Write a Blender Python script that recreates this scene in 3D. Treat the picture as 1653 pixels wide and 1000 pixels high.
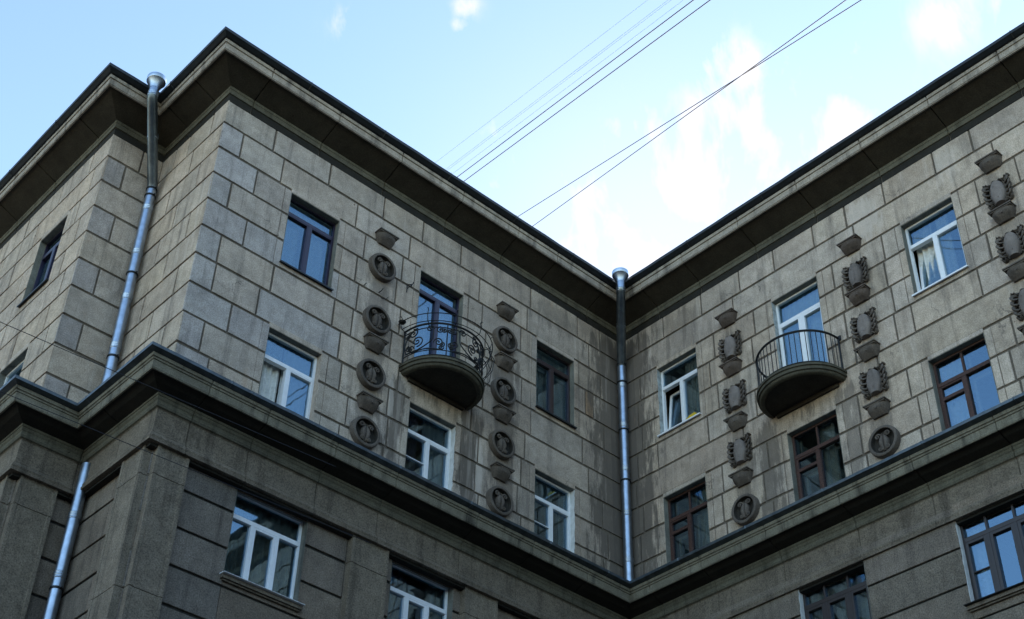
import bpy, bmesh, math, random
from mathutils import Vector, Matrix
R = math.radians
random.seed(7)
for o in list(bpy.data.objects): bpy.data.objects.remove(o)
SC = bpy.context.scene
COL = SC.collection
PI = math.pi

# ------------------------------------------------------------------ camera
cam = bpy.data.cameras.new("camera"); camo = bpy.data.objects.new("camera", cam); COL.objects.link(camo)
camo.location = (-17.4427, -16.1856, 1.6)
camo.rotation_euler = (R(129.5905), R(-1.2930), R(-42.7038))
cam.sensor_fit = 'HORIZONTAL'; cam.sensor_width = 36; cam.lens = 50.803
cam.clip_start = 0.05; cam.clip_end = 3000
SC.camera = camo

# ------------------------------------------------------------------ light
SUN_EL, SUN_AZ = R(14), R(76)
world = bpy.data.worlds.new("World"); SC.world = world; world.use_nodes = True
nt = world.node_tree; nt.nodes.clear(); N = nt.nodes; L = nt.links
def wn(t, **k):
    n = N.new(t)
    for a, b in k.items(): setattr(n, a, b)
    return n
wout = wn('ShaderNodeOutputWorld'); bg = wn('ShaderNodeBackground'); sky = wn('ShaderNodeTexSky')
sky.sky_type = 'NISHITA'; sky.sun_disc = False; sky.sun_elevation = SUN_EL; sky.sun_rotation = SUN_AZ
sky.air_density = 1.0; sky.dust_density = 0.6; sky.ozone_density = 1.4
bg.inputs[1].default_value = 0.15
tc = wn('ShaderNodeTexCoord')
def cam_dir(x, y):      # direction towards a cloud, as a unit vector in the world
    f = 2332.7
    d = Vector(((x - 826.5) / f, -(y - 500) / f, -1.0)); d.rotate(camo.rotation_euler); return d.normalized()
# clouds: wisps of stretched noise gathered round a few bearings in the sky
CL = [((1130, 330), .06, .85), ((1040, 300), .045, .85), ((1180, 120), .022, .9), ((1185, 190), .03, .85), ((1220, 260), .05, .8), ((950, 410), .06, 1.0),
      ((788, 215), .010, .9), ((800, 285), .022, .7), ((752, 12), .009, .5), ((742, 42), .006, .55), ((560, 40), .010, .62),
      ((1375, 80), .02, .55), ((1375, 120), .02, .45), ((1530, 30), .024, .40), ((1300, 130), .025, .42), ((1350, 230), .045, .5), ((1640, 20), .02, .4), ((1080, 420), .05, .95), ((1000, 420), .05, .95)]
wv = cam_dir(1180, 60) - cam_dir(1230, 430); wv.normalize(); wu = wv.cross(cam_dir(1100, 250)).normalized(); ww = wu.cross(wv)
cmb = wn('ShaderNodeCombineXYZ')
for i_, v_ in enumerate((wu, wv, ww)):
    dt = wn('ShaderNodeVectorMath', operation='DOT_PRODUCT'); L.new(tc.outputs['Generated'], dt.inputs[0]); dt.inputs[1].default_value = v_; L.new(dt.outputs['Value'], cmb.inputs[i_])
mp = wn('ShaderNodeMapping'); L.new(cmb.outputs[0], mp.inputs[0])
nz = wn('ShaderNodeTexNoise'); nz.inputs['Scale'].default_value = 1.5; nz.inputs['Detail'].default_value = 9; nz.inputs['Roughness'].default_value = .58
nz.inputs['Distortion'].default_value = .25
mp.inputs['Scale'].default_value = (15, 7.5, 9)
L.new(mp.outputs[0], nz.inputs[0])
acc = None
def wmath(op, a, b=None, clamp=False):
    n = wn('ShaderNodeMath', operation=op, use_clamp=clamp)
    for i, v in enumerate((a, b)):
        if v is None: continue
        if hasattr(v, 'links'): L.new(v, n.inputs[i])
        else: n.inputs[i].default_value = v
    return n.outputs[0]
for (px, py), rad, amp in CL:
    d = cam_dir(px, py)
    vm = wn('ShaderNodeVectorMath', operation='DISTANCE'); L.new(tc.outputs['Generated'], vm.inputs[0]); vm.inputs[1].default_value = d
    q = wmath('DIVIDE', vm.outputs['Value'], rad); q = wmath('MULTIPLY', q, q); q = wmath('MULTIPLY', q, -1.0)
    q = wmath('EXPONENT', q); q = wmath('MULTIPLY', q, amp)
    acc = q if acc is None else wmath('MAXIMUM', acc, q)
den = wmath('ADD', wmath('MULTIPLY', acc, 0.62), wmath('MULTIPLY', wmath('SUBTRACT', nz.outputs[0], 0.5), 4.2))
den = wmath('SUBTRACT', den, 0.28)
den = wmath('MULTIPLY', den, 1.7, True)
den = wmath('MULTIPLY', wmath('MULTIPLY', den, wmath('MULTIPLY', acc, 3.0, True)), .8)
vl = wn('ShaderNodeVectorMath', operation='DISTANCE'); L.new(tc.outputs['Generated'], vl.inputs[0]); vl.inputs[1].default_value = cam_dir(1030, 420)
veil = wmath('MULTIPLY', wmath('EXPONENT', wmath('MULTIPLY', wmath('POWER', wmath('DIVIDE', vl.outputs['Value'], .13), 2.0), -1.0)), .38)
den = wmath('SUBTRACT', 1.0, wmath('MULTIPLY', wmath('SUBTRACT', 1.0, den), wmath('SUBTRACT', 1.0, veil)))
mx = wn('ShaderNodeMix', data_type='RGBA'); L.new(den, mx.inputs[0]); L.new(sky.outputs[0], mx.inputs[6]); mx.inputs[7].default_value = (2.3, 2.15, 2.2, 1)
L.new(mx.outputs[2], bg.inputs[0]); L.new(bg.outputs[0], wout.inputs[0])
sun = bpy.data.lights.new("sun", 'SUN'); sun.energy = 2.5; sun.angle = R(0.5); sun.color = (1, .93, .82)
suno = bpy.data.objects.new("sun", sun); COL.objects.link(suno); suno.location = (40, 40, 60)
sd = Vector((math.sin(SUN_AZ) * math.cos(SUN_EL), math.cos(SUN_AZ) * math.cos(SUN_EL), math.sin(SUN_EL)))
suno.rotation_euler = sd.to_track_quat('Z', 'Y').to_euler()
vs = SC.view_settings; vs.view_transform = 'Standard'; vs.look = 'None'; vs.gamma = 1; vs.use_curve_mapping = False
vs.exposure = 1.88
SC.render.engine = 'CYCLES'

# ------------------------------------------------------------------ materials
def newmat(name):
    m = bpy.data.materials.new(name); m.use_nodes = True
    t = m.node_tree; b = t.nodes['Principled BSDF']; return m, t, b
def mixc(t, mode, fac, a, b):
    n = t.nodes.new('ShaderNodeMix'); n.data_type = 'RGBA'; n.blend_type = mode
    for i, v in ((0, fac), (6, a), (7, b)):
        if hasattr(v, 'links'): t.links.new(v, n.inputs[i])
        else: n.inputs[i].default_value = v if i == 0 or len(v) == 4 else (*v, 1)
    return n.outputs[2]
def noise(t, scale, detail=4, rough=.6, vec=None, vscale=None, dist=0):
    n = t.nodes.new('ShaderNodeTexNoise'); n.inputs['Scale'].default_value = scale
    n.inputs['Detail'].default_value = detail; n.inputs['Roughness'].default_value = rough; n.inputs['Distortion'].default_value = dist
    g = t.nodes.new('ShaderNodeNewGeometry')
    if vscale:
        m = t.nodes.new('ShaderNodeMapping'); m.inputs['Scale'].default_value = vscale
        t.links.new(g.outputs['Position'], m.inputs[0]); t.links.new(m.outputs[0], n.inputs[0])
    else: t.links.new(g.outputs['Position'], n.inputs[0])
    return n.outputs[0]
def ramp(t, src, p0, p1, c0, c1):
    n = t.nodes.new('ShaderNodeValToRGB'); n.color_ramp.elements[0].position = p0; n.color_ramp.elements[1].position = p1
    n.color_ramp.elements[0].color = (*c0, 1); n.color_ramp.elements[1].color = (*c1, 1)
    t.links.new(src, n.inputs[0]); return n.outputs[0]
def g3(v): return (v, v, v)
def stone(name, base, tone=True, stains=False, streak=.55, grain=.35, bump=.25, rough=.9, soot=.0):
    m, t, b = newmat(name)
    if tone:
        a = t.nodes.new('ShaderNodeVertexColor'); a.layer_name = 'tone'; c = mixc(t, 'MULTIPLY', 1.0, (*base, 1), a.outputs[0])
    else: c = mixc(t, 'MIX', 0.0, (*base, 1), (*base, 1))
    fine = noise(t, 45, 3, .7); c = mixc(t, 'MULTIPLY', 1.0, c, ramp(t, fine, .32, .68, g3(1 - grain), g3(1 + grain * .7)))
    sp = noise(t, 120, 1, .5); c = mixc(t, 'MULTIPLY', 1.0, c, ramp(t, sp, .25, .36, g3(.72), g3(1)))
    big = noise(t, 1.7, 6, .65); c = mixc(t, 'MULTIPLY', 1.0, c, ramp(t, big, .32, .66, (.74, .74, .73), (1.08, 1.07, 1.04)))
    med = noise(t, 6, 5, .6); c = mixc(t, 'MULTIPLY', 1.0, c, ramp(t, med, .34, .6, (.84, .83, .81), (1.03, 1.03, 1.03)))
    st = noise(t, 1.0, 5, .62, vscale=(5.2, 5.2, .42)); c = mixc(t, 'MULTIPLY', 1.0, c, ramp(t, st, .52, .74, g3(1), (1 - streak, 1 - streak, 1 - streak * .98)))
    st2 = noise(t, 1.0, 4, .6, vscale=(9, 9, .5)); c = mixc(t, 'MIX', ramp(t, st2, .66, .82, g3(0), g3(.35)), c, (base[0] * 1.45, base[1] * 1.45, base[2] * 1.42, 1))
    if stains:      # grime and wash-out runs that have a place of their own: boxes (x or y centre, half width, z bottom, z top, strength)
        g_ = t.nodes.new('ShaderNodeNewGeometry'); sx = t.nodes.new('ShaderNodeSeparateXYZ'); t.links.new(g_.outputs['Position'], sx.inputs[0])
        def mt(op, a, b_=None, cl=False):
            n = t.nodes.new('ShaderNodeMath'); n.operation = op; n.use_clamp = cl
            for i_, v in enumerate((a, b_)):
                if v is None: continue
                if hasattr(v, 'links'): t.links.new(v, n.inputs[i_])
                else: n.inputs[i_].default_value = v
            return n.outputs[0]
        rag = noise(t, 1.0, 6, .7, vscale=(5.5, 5.5, 1.1))
        for ax, cc, hw, z0, z1, k_ in STAINS:
            c_ = sx.outputs[0 if ax == 'B' else 1]; o_ = sx.outputs[1 if ax == 'B' else 0]
            d_ = mt('ABSOLUTE', mt('SUBTRACT', c_, cc)); m_ = mt('SUBTRACT', 1.0, mt('DIVIDE', d_, hw), True)
            zz = mt('MULTIPLY', mt('MULTIPLY', mt('SUBTRACT', sx.outputs[2], z0), 1.6, True), mt('MULTIPLY', mt('SUBTRACT', z1, sx.outputs[2]), 3.0, True), True)
            on = mt('GREATER_THAN', o_, -.35); m_ = mt('MULTIPLY', mt('MULTIPLY', m_, zz), on)
            m_ = mt('MULTIPLY', mt('MULTIPLY', mt('ADD', mt('SUBTRACT', m_, .28), mt('MULTIPLY', mt('SUBTRACT', rag, .5), 3.0)), 3.2, True), mt('MULTIPLY', m_, 5.0, True))
            c = mixc(t, 'MIX', mt('MULTIPLY', m_, abs(k_)), c, (base[0] * .22, base[1] * .22, base[2] * .22, 1) if k_ > 0 else (base[0] * 1.25, base[1] * 1.3, base[2] * 1.35, 1))
    if stains:
        vo = t.nodes.new('ShaderNodeTexVoronoi'); vo.feature = 'DISTANCE_TO_EDGE'; vo.inputs['Scale'].default_value = .9
        g2 = t.nodes.new('ShaderNodeNewGeometry'); nn_ = t.nodes.new('ShaderNodeTexNoise'); nn_.inputs['Scale'].default_value = 3.5; nn_.inputs['Detail'].default_value = 5; t.links.new(g2.outputs['Position'], nn_.inputs[0])
        va = t.nodes.new('ShaderNodeVectorMath'); va.operation = 'MULTIPLY_ADD'; t.links.new(nn_.outputs['Color'], va.inputs[0]); va.inputs[1].default_value = (.55, .55, .55); t.links.new(g2.outputs['Position'], va.inputs[2]); t.links.new(va.outputs[0], vo.inputs[0])
        cr_ = ramp(t, vo.outputs['Distance'], .0, .010, g3(1), g3(0)); ms = ramp(t, noise(t, .8, 3, .5), .53, .62, g3(0), g3(.75))
        ck = mixc(t, 'MULTIPLY', 1.0, cr_, ms); c = mixc(t, 'MIX', ck, c, (base[0] * .2, base[1] * .2, base[2] * .2, 1))
        # mineral runs, pale
        run = noise(t, 1.0, 5, .65, vscale=(3.1, 3.1, .22)); c = mixc(t, 'MIX', ramp(t, run, .60, .74, g3(0), g3(.4)), c, (base[0] * 1.35, base[1] * 1.4, base[2] * 1.45, 1))
        rust = noise(t, 1.0, 4, .6, vscale=(4.3, 4.3, .7)); c = mixc(t, 'MIX', ramp(t, rust, .66, .78, g3(0), g3(.5)), c, (base[0] * .75, base[1] * .58, base[2] * .45, 1))
    # small dark pits
    pit = noise(t, 9, 2, .4); c = mixc(t, 'MULTIPLY', 1.0, c, ramp(t, pit, .18, .23, (.35, .33, .3), g3(1)))
    t.links.new(c, b.inputs['Base Color']); b.inputs['Roughness'].default_value = rough
    b.inputs['Specular IOR Level'].default_value = .25
    bp = t.nodes.new('ShaderNodeBump'); bp.inputs['Strength'].default_value = bump; bp.inputs['Distance'].default_value = .02
    t.links.new(noise(t, 38, 5, .75), bp.inputs['Height']); t.links.new(bp.outputs[0], b.inputs['Normal'])
    return m
def plain(name, col, rough=.5, metal=0, var=.12, bump=0, spec=.5, scale=14):
    m, t, b = newmat(name)
    n = noise(t, scale, 4, .6); c = mixc(t, 'MULTIPLY', 1.0, (*col, 1), ramp(t, n, .3, .7, g3(1 - var), g3(1 + var)))
    t.links.new(c, b.inputs['Base Color']); b.inputs['Roughness'].default_value = rough; b.inputs['Metallic'].default_value = metal
    b.inputs['Specular IOR Level'].default_value = spec
    if bump:
        bp = t.nodes.new('ShaderNodeBump'); bp.inputs['Strength'].default_value = bump; bp.inputs['Distance'].default_value = .02
        t.links.new(n, bp.inputs['Height']); t.links.new(bp.outputs[0], b.inputs['Normal'])
    return m
M = {}
STAINS = [('B', -3.95, .42, 14.3, 16.75, .85), ('B', -5.62, .28, 14.3, 16.7, .8), ('B', -.3, .95, 13.5, 20.4, .85), ('B', -6.22, .42, 14.5, 18.5, .55), ('B', -3.2, .5, 14.3, 18.6, .65),
          ('B', -4.8, .7, 16.1, 16.75, .7), ('B', -1.9, 1.0, 19.3, 20.4, .45), ('D', -.3, .85, 13.5, 20.4, .85), ('D', -1.6, .8, 19.0, 20.4, .35), ('D', -3.45, .35, 14.3, 16.75, .75), ('D', -5.2, .3, 14.3, 16.7, .6),
          ('D', -4.42, .7, 16.1, 16.75, .7), ('D', -2.88, .35, 14.5, 19.2, .5), ('D', -5.8, .35, 14.5, 19.2, .5), ('D', -8.7, .35, 14.5, 19.2, .4), ('B', -3.72, .16, 14.6, 16.3, -.6), ('B', -5.75, .12, 15.2, 16.6, -.5), ('D', -6.1, .5, 19.0, 20.4, -.4), ('D', -7.9, .4, 19.2, 20.4, -.3)]
M['wall'] = stone('upper_stone', (.50, .418, .345), stains=True)
M['mortar'] = stone('mortar', (.15, .125, .10), tone=False, streak=.3)
M['low'] = stone('lower_stone', (.225, .183, .143), grain=.5, bump=.5, streak=.45)
M['lowmortar'] = stone('lower_mortar', (.04, .037, .032), tone=False)
M['trim'] = stone('cornice_stone', (.38, .328, .27), tone=False, streak=.7)
M['trimlow'] = stone('ledge_stone', (.21, .19, .145), tone=False, streak=.75)
M['frieze'] = stone('frieze_stone', (.195, .16, .122), tone=False, grain=.5, streak=.6, bump=.4)
M['bed'] = stone('bed_stone', (.13, .12, .09), tone=False, streak=.5)
M['soffit'] = stone('dark_soffit', (.052, .045, .034), tone=False, grain=.3, streak=.1)  # darker stone colour for the undersides
M['black'] = stone('dark_band', (.026, .024, .02), tone=False, grain=.3, streak=.1)  # near-black colour for the wall-top band and ledge underside
M['pilaster'] = stone('pilaster_stone', (.225, .185, .14), tone=False, grain=.5, streak=.5, bump=.5)
M['terra'] = stone('terracotta_grey', (.135, .113, .097), tone=False, grain=.3, streak=.5, bump=.2)
M['terrared'] = stone('terracotta_red', (.125, .098, .083), tone=False, grain=.25, streak=.5, bump=.2)
M['shield'] = stone('shield_grey', (.22, .19, .175), tone=False, grain=.15, streak=.4, bump=.1)
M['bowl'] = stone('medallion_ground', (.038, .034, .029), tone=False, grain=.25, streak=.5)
M['balc'] = stone('balcony_stone', (.095, .088, .066), tone=False, grain=.3, streak=.6)
M['reveal'] = stone('reveal_plaster', (.20, .20, .175), tone=False, grain=.2, streak=.6)
M['revealwhite'] = plain('reveal_whitewash', (.62, .62, .60), .9, var=.15, scale=9)
M['revealgrey'] = plain('reveal_grey_paint', (.33, .36, .36), .9, var=.35, scale=12)
M['revealpink'] = plain('reveal_pinkish_filler', (.42, .34, .27), .9, var=.2)
M['tin'] = plain('old_dark_tin', (.075, .09, .10), .42, metal=.6, var=.35, scale=6)
M['blacktin'] = plain('black_tin', (.018, .022, .026), .5, metal=.3, var=.3, scale=6)
M['galv'] = plain('galvanised_steel', (.36, .42, .50), .38, metal=1, var=.2, scale=7, bump=.06)
M['galvshaded'] = plain('shade_toned_steel', (.13, .155, .175), .38, metal=.9, var=.25, scale=9)  # shade on the slanting pipes put into a darker metal colour
M['iron'] = plain('black_wrought_iron', (.012, .013, .014), .55, metal=.4, var=.3)
M['white'] = plain('white_frame', (.74, .76, .78), .35, var=.05)
M['purple'] = plain('dark_violet_frame', (.022, .016, .04), .35, var=.2)
M['brown'] = plain('dark_brown_frame', (.035, .022, .022), .4, var=.2)
M['choc'] = plain('chocolate_frame', (.026, .017, .014), .4, var=.2)
M['redwood'] = plain('flaking_red_paint', (.05, .02, .013), .7, var=.7, scale=40, bump=.4)
M['room'] = plain('room_plaster', (.22, .20, .17), .9)
M['ceiling'] = plain('room_ceiling', (.55, .52, .46), .9)
M['curtain'] = plain('net_curtain', (.72, .76, .78), .9, var=.1)
M['drape'] = plain('grey_drape', (.62, .62, .58), .9, var=.2)
M['mauve'] = plain('mauve_drape', (.28, .24, .30), .9, var=.2)
M['inner'] = plain('inner_white_sash', (.5, .55, .58), .6, var=.1)
M['yellow'] = plain('yellow_cloth', (.55, .38, .02), .8)
M['teal'] = plain('turquoise_card', (.03, .42, .45), .6)
M['cable'] = plain('black_cable', (.01, .01, .014), .7)
M['cablethin'] = plain('weathered_cable', (.27, .38, .43), .9)
M['ground'] = plain('asphalt', (.06, .06, .06), .9, var=.2, scale=3)
M['roofm'] = plain('roof_sheet', (.10, .11, .11), .5, metal=.5)
def glass(name, ior, tint):
    m = bpy.data.materials.new(name); m.use_nodes = True; t = m.node_tree; t.nodes.clear()
    o = t.nodes.new('ShaderNodeOutputMaterial'); mi = t.nodes.new('ShaderNodeMixShader'); tr = t.nodes.new('ShaderNodeBsdfTransparent')
    gl = t.nodes.new('ShaderNodeBsdfGlossy'); fr = t.nodes.new('ShaderNodeFresnel'); fr.inputs[0].default_value = ior
    gl.inputs['Roughness'].default_value = 0.0; gl.inputs['Color'].default_value = (*tint, 1); tr.inputs[0].default_value = (.86, .9, .9, 1)
    n = noise(t, 1.3, 2, .5); bp = t.nodes.new('ShaderNodeBump'); bp.inputs['Strength'].default_value = .05; bp.inputs['Distance'].default_value = .05
    t.links.new(n, bp.inputs['Height']); t.links.new(bp.outputs[0], gl.inputs['Normal'])
    t.links.new(fr.outputs[0], mi.inputs[0]); t.links.new(tr.outputs[0], mi.inputs[1]); t.links.new(gl.outputs[0], mi.inputs[2]); t.links.new(mi.outputs[0], o.inputs[0])
    return m
M['glass'] = glass('window_glass', 3.0, (.52, .78, 1.0))

# ------------------------------------------------------------------ builders
class MB:
    def __init__(s): s.v = []; s.f = []; s.m = []; s.t = []
    def face(s, pts, mi=0, tone=(1, 1, 1)):
        i = len(s.v); s.v += [tuple(p) for p in pts]; s.f.append(tuple(range(i, i + len(pts)))); s.m.append(mi); s.t.append(tone)
    def box(s, x0, x1, y0, y1, z0, z1, mi=0, tone=(1, 1, 1)):
        P = [(x0, y0, z0), (x1, y0, z0), (x1, y1, z0), (x0, y1, z0), (x0, y0, z1), (x1, y0, z1), (x1, y1, z1), (x0, y1, z1)]
        i = len(s.v); s.v += P
        for q in ((0, 3, 2, 1), (4, 5, 6, 7), (0, 1, 5, 4), (1, 2, 6, 5), (2, 3, 7, 6), (3, 0, 4, 7)):
            s.f.append(tuple(i + k for k in q)); s.m.append(mi); s.t.append(tone)
    def hexa(s, P, mi=0, tone=(1, 1, 1)):   # eight points: bottom ring 0-3, top ring 4-7
        i = len(s.v); s.v += [tuple(p) for p in P]
        for q in ((0, 3, 2, 1), (4, 5, 6, 7), (0, 1, 5, 4), (1, 2, 6, 5), (2, 3, 7, 6), (3, 0, 4, 7)):
            s.f.append(tuple(i + k for k in q)); s.m.append(mi); s.t.append(tone)
    def grid(s, rows, mi=0, closed_u=False, closed_v=False, tone=(1, 1, 1), mats=None):
        i = len(s.v); n = len(rows[0])
        for r in rows: s.v += [tuple(p) for p in r]
        nr = len(rows)
        for a in range(nr if closed_u else nr - 1):
            for b in range(n if closed_v else n - 1):
                a2 = (a + 1) % nr; b2 = (b + 1) % n
                s.f.append((i + a * n + b, i + a2 * n + b, i + a2 * n + b2, i + a * n + b2)); s.m.append(mats[b] if mats else mi); s.t.append(tone)
    def tube(s, pts, r, seg=8, mi=0, flat=1.0, cap=True):
        pts = [Vector(p) for p in pts]; n = len(pts)
        rr = r if isinstance(r, (list, tuple)) else [r] * n
        rows = []; up = None
        for k in range(n):
            if k == 0: d = pts[1] - pts[0]
            elif k == n - 1: d = pts[-1] - pts[-2]
            else: d = (pts[k + 1] - pts[k]).normalized() + (pts[k] - pts[k - 1]).normalized()
            if d.length < 1e-9: d = Vector((0, 0, 1))
            d.normalize()
            if up is None: up = Vector((0, 0, 1)) if abs(d.z) < .9 else Vector((1, 0, 0))
            a = (up - d * up.dot(d))
            if a.length < 1e-6: a = d.orthogonal()
            a.normalize(); up = a; b = d.cross(a)
            rows.append([pts[k] + (a * math.cos(2 * PI * j / seg) + b * math.sin(2 * PI * j / seg) * flat) * rr[k] for j in range(seg)])
        s.grid(rows, mi, closed_v=True)
        if cap:
            s.face(list(reversed(rows[0])), mi); s.face(rows[-1], mi)
    def lathe(s, prof, seg=32, mi=0, mats=None, M4=None, closed=False):   # prof (radius, height) round local z
        rows = []
        for j in range(seg):
            a = 2 * PI * j / seg
            row = [Vector((r * math.cos(a), r * math.sin(a), h)) for r, h in prof]
            if M4: row = [M4 @ p for p in row]
            rows.append(row)
        s.grid(rows, mi, closed_u=True, mats=mats, closed_v=closed)
    def build(s, name, mats, parent=None, smooth=False, bevel=0, loc=None, rot=None, fix=True):
        me = bpy.data.meshes.new(name); me.from_pydata(s.v, [], s.f)
        if not isinstance(mats, (list, tuple)): mats = [mats]
        for m in mats: me.materials.append(m)
        me.polygons.foreach_set('material_index', s.m)
        ca = me.color_attributes.new('tone', 'BYTE_COLOR', 'CORNER')
        buf = []
        for p, t in zip(me.polygons, s.t): buf += list((*[min(1, c / 2) ** (1 / 2.2) for c in t], 1)) * p.loop_total
        ca.data.foreach_set('color_srgb', buf)
        if fix:
            bm = bmesh.new(); bm.from_mesh(me); bmesh.ops.recalc_face_normals(bm, faces=bm.faces); bm.to_mesh(me); bm.free()
        if smooth:
            me.polygons.foreach_set('use_smooth', [True] * len(me.polygons))
            me.set_sharp_from_angle(angle=R(38))
        o = bpy.data.objects.new(name, me); COL.objects.link(o)
        if parent: o.parent = parent
        if loc: o.location = loc
        if rot is not None: o.rotation_euler = rot
        if bevel:
            b = o.modifiers.new('bevel', 'BEVEL'); b.width = bevel; b.segments = 2; b.limit_method = 'ANGLE'
        return o
# the tone attribute stores half values, the wall colour below is doubled to match
for k in ('wall', 'low'):
    for n in M[k].node_tree.nodes:
        if n.type == 'VERTEX_COLOR':
            t = M[k].node_tree; ln = n.outputs[0].links[0]; dst = ln.to_socket; t.links.remove(ln)
            t.links.new(mixc(t, 'MULTIPLY', 1.0, n.outputs[0], (2, 2, 2)), dst)

def link_copy(o, parent=None):
    c = o.copy(); COL.objects.link(c)
    if parent: c.parent = parent
    return c
def copy_tree(o, parent, loc, rot=None):
    c = link_copy(o, parent); c.location = loc
    if rot is not None: c.rotation_euler = rot
    for ch in o.children: link_copy(ch, c)
    return c

# ------------------------------------------------------------------ building
bld = bpy.data.objects.new('apartment_building', None); COL.objects.link(bld); bld.location = (0, 0, 0)
bld['label'] = 'grey stone apartment block with deep dark cornice wrapping round its inner and outer corners'
bld['category'] = 'building'
XB, YA, XA = -9.8, 2.113, -10.83         # wall planes
def W_A0(u, e, z): return (XA - e, u, z)
def W_A1(u, e, z): return (u, YA - e, z)
def W_A2(u, e, z): return (XB - e, u, z)
def W_B(u, e, z): return (u, -e, z)
def W_D(u, e, z): return (-e, u, z)
YEND, YFAR = -58.0, 11.0  # right wing lengthened unseen, well past the view, to shade the yard
ZJ = [20.34] + [20.4 - .6 * k for k in range(1, 11)]   # joints of the upper wall, top to bottom
ZJ[10] = 14.4
Bw = [(-8.27, -7.21), (-5.33, -4.28), (-2.38, -1.36)]
Dw = [(-2.0, -.96), (-4.95, -3.89), (-7.86, -6.81), (-10.78, -9.73)]
ZT, ZS, LT, LS = 19.14, 17.56, 16.14, 14.56
def openings_upper(ws, door=None):
    o = []
    for i, (a, b) in enumerate(ws):
        o.append((a, b, 16.60 if i == door else ZS, ZT)); o.append((a, b, LS, LT))
    return o
def backing(mb, fn, u0, u1, z0, z1, holes, e, mi):
    us = sorted({u0, u1, *[h[0] for h in holes], *[h[1] for h in holes]}); zs = sorted({z0, z1, *[h[2] for h in holes], *[h[3] for h in holes]})
    us = [u for u in us if u0 <= u <= u1]; zs = [z for z in zs if z0 <= z <= z1]
    for a, b in zip(us, us[1:]):
        for c, d in zip(zs, zs[1:]):
            mu, mz = (a + b) / 2, (c + d) / 2
            if any(h[0] < mu < h[1] and h[2] < mz < h[3] for h in holes): continue
            mb.face([fn(a, e, c), fn(b, e, c), fn(b, e, d), fn(a, e, d)], mi)
    for h in holes:      # the sides of each opening run back past the window frame
        a, b, c, d = h; q = e - .24
        mb.face([fn(a, e, c), fn(a, q, c), fn(a, q, d), fn(a, e, d)], mi); mb.face([fn(b, e, c), fn(b, q, c), fn(b, q, d), fn(b, e, d)], mi)
        mb.face([fn(a, e, d), fn(a, q, d), fn(b, q, d), fn(b, e, d)], mi); mb.face([fn(a, e, c), fn(a, q, c), fn(b, q, c), fn(b, e, c)], mi)
def tone_rand(spread=.13, warm=0):
    spread *= 1.35; k = 1 + random.uniform(-spread, spread * .7); w = random.uniform(-.025, .025) + warm
    return (k * (1 + w), k, k * (1 - w * 1.3))
def block(mb, fn, a, b, z0, z1, e, gl, gr, gt, gb, tone, rec=.025):
    # a stone: face at e, arrises eased, sides back to the mortar
    c = .006
    A0, A1, Z0, Z1 = a + gl, b - gr, z0 + gb, z1 - gt
    jig = lambda: random.uniform(-.0045, .0045)
    A0 += jig(); A1 += jig(); Z0 += jig(); Z1 += jig(); e2 = e + random.uniform(-.003, .003)
    back = [fn(A0, e - rec, Z0), fn(A1, e - rec, Z0), fn(A1, e - rec, Z1), fn(A0, e - rec, Z1)]
    mid = [fn(A0, e2 - c, Z0), fn(A1, e2 - c, Z0), fn(A1, e2 - c, Z1), fn(A0, e2 - c, Z1)]
    fr = [fn(A0 + c, e2, Z0 + c), fn(A1 - c, e2, Z0 + c), fn(A1 - c, e2, Z1 - c), fn(A0 + c, e2, Z1 - c)]
    for p, q in ((back, mid), (mid, fr)):
        for k in range(4): mb.face([p[k], p[(k + 1) % 4], q[(k + 1) % 4], q[k]], 0, tone)
    mb.face(fr, 0, tone)
def courses(mb, fn, u0, u1, e, zj, joints, holes, jamb=.13, tonef=None, gh=.023, gv=.018, corner0=False, corner1=False):
    for c in range(len(zj) - 1):
        z1, z0 = zj[c], zj[c + 1]; zm = (z0 + z1) / 2
        act = [h for h in holes if h[2] < zm < h[3]]
        cuts = {round(u0, 3): 'c0', round(u1, 3): 'c1'}
        for u in joints[c % len(joints)]:
            if u0 + .05 < u < u1 - .05 and not any(h[0] - .3 < u < h[1] + .3 for h in act): cuts[round(u, 3)] = 'j'
        for h in act:
            cuts[round(h[0], 3)] = 'h'; cuts[round(h[1], 3)] = 'h'
            if jamb and h[0] - jamb > u0: cuts[round(h[0] - jamb, 3)] = 't'
            if jamb and h[1] + jamb < u1: cuts[round(h[1] + jamb, 3)] = 't'
        us = sorted(cuts); prev = None
        gap = {'j': gv, 't': .005, 'h': 0, 'c0': 0 if corner0 else .002, 'c1': 0 if corner1 else .002}
        for a, b in zip(us, us[1:]):
            m = (a + b) / 2
            if any(h[0] < m < h[1] for h in act): continue
            tn = tonef(c, m, a, b) if tonef else tone_rand()
            if cuts[a] == 't' and prev and random.random() < .7: tn = prev
            prev = tn
            block(mb, fn, a, b, z0, z1, e, gap[cuts[a]], gap[cuts[b]], 0.002 if c == 0 else gh, gh, tn)
    for h in holes:      # lintel edge and the stone under the sill
        zt = min([z for z in zj if z > h[3] - 1e-6], default=None)
        if zt and zt - h[3] < .3 and zt - gh > h[3]:
            block(mb, fn, h[0], h[1], h[3], zt + gh + .02, e, 0, 0, 0, 0, tone_rand(.08))
        zb = max([z for z in zj if z < h[2] + 1e-6], default=None)
        if zb is not None and .02 < h[2] - zb < .5:
            block(mb, fn, h[0], h[1], zb + gh, h[2], e, 0, 0, 0, 0, tone_rand(.1))

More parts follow.
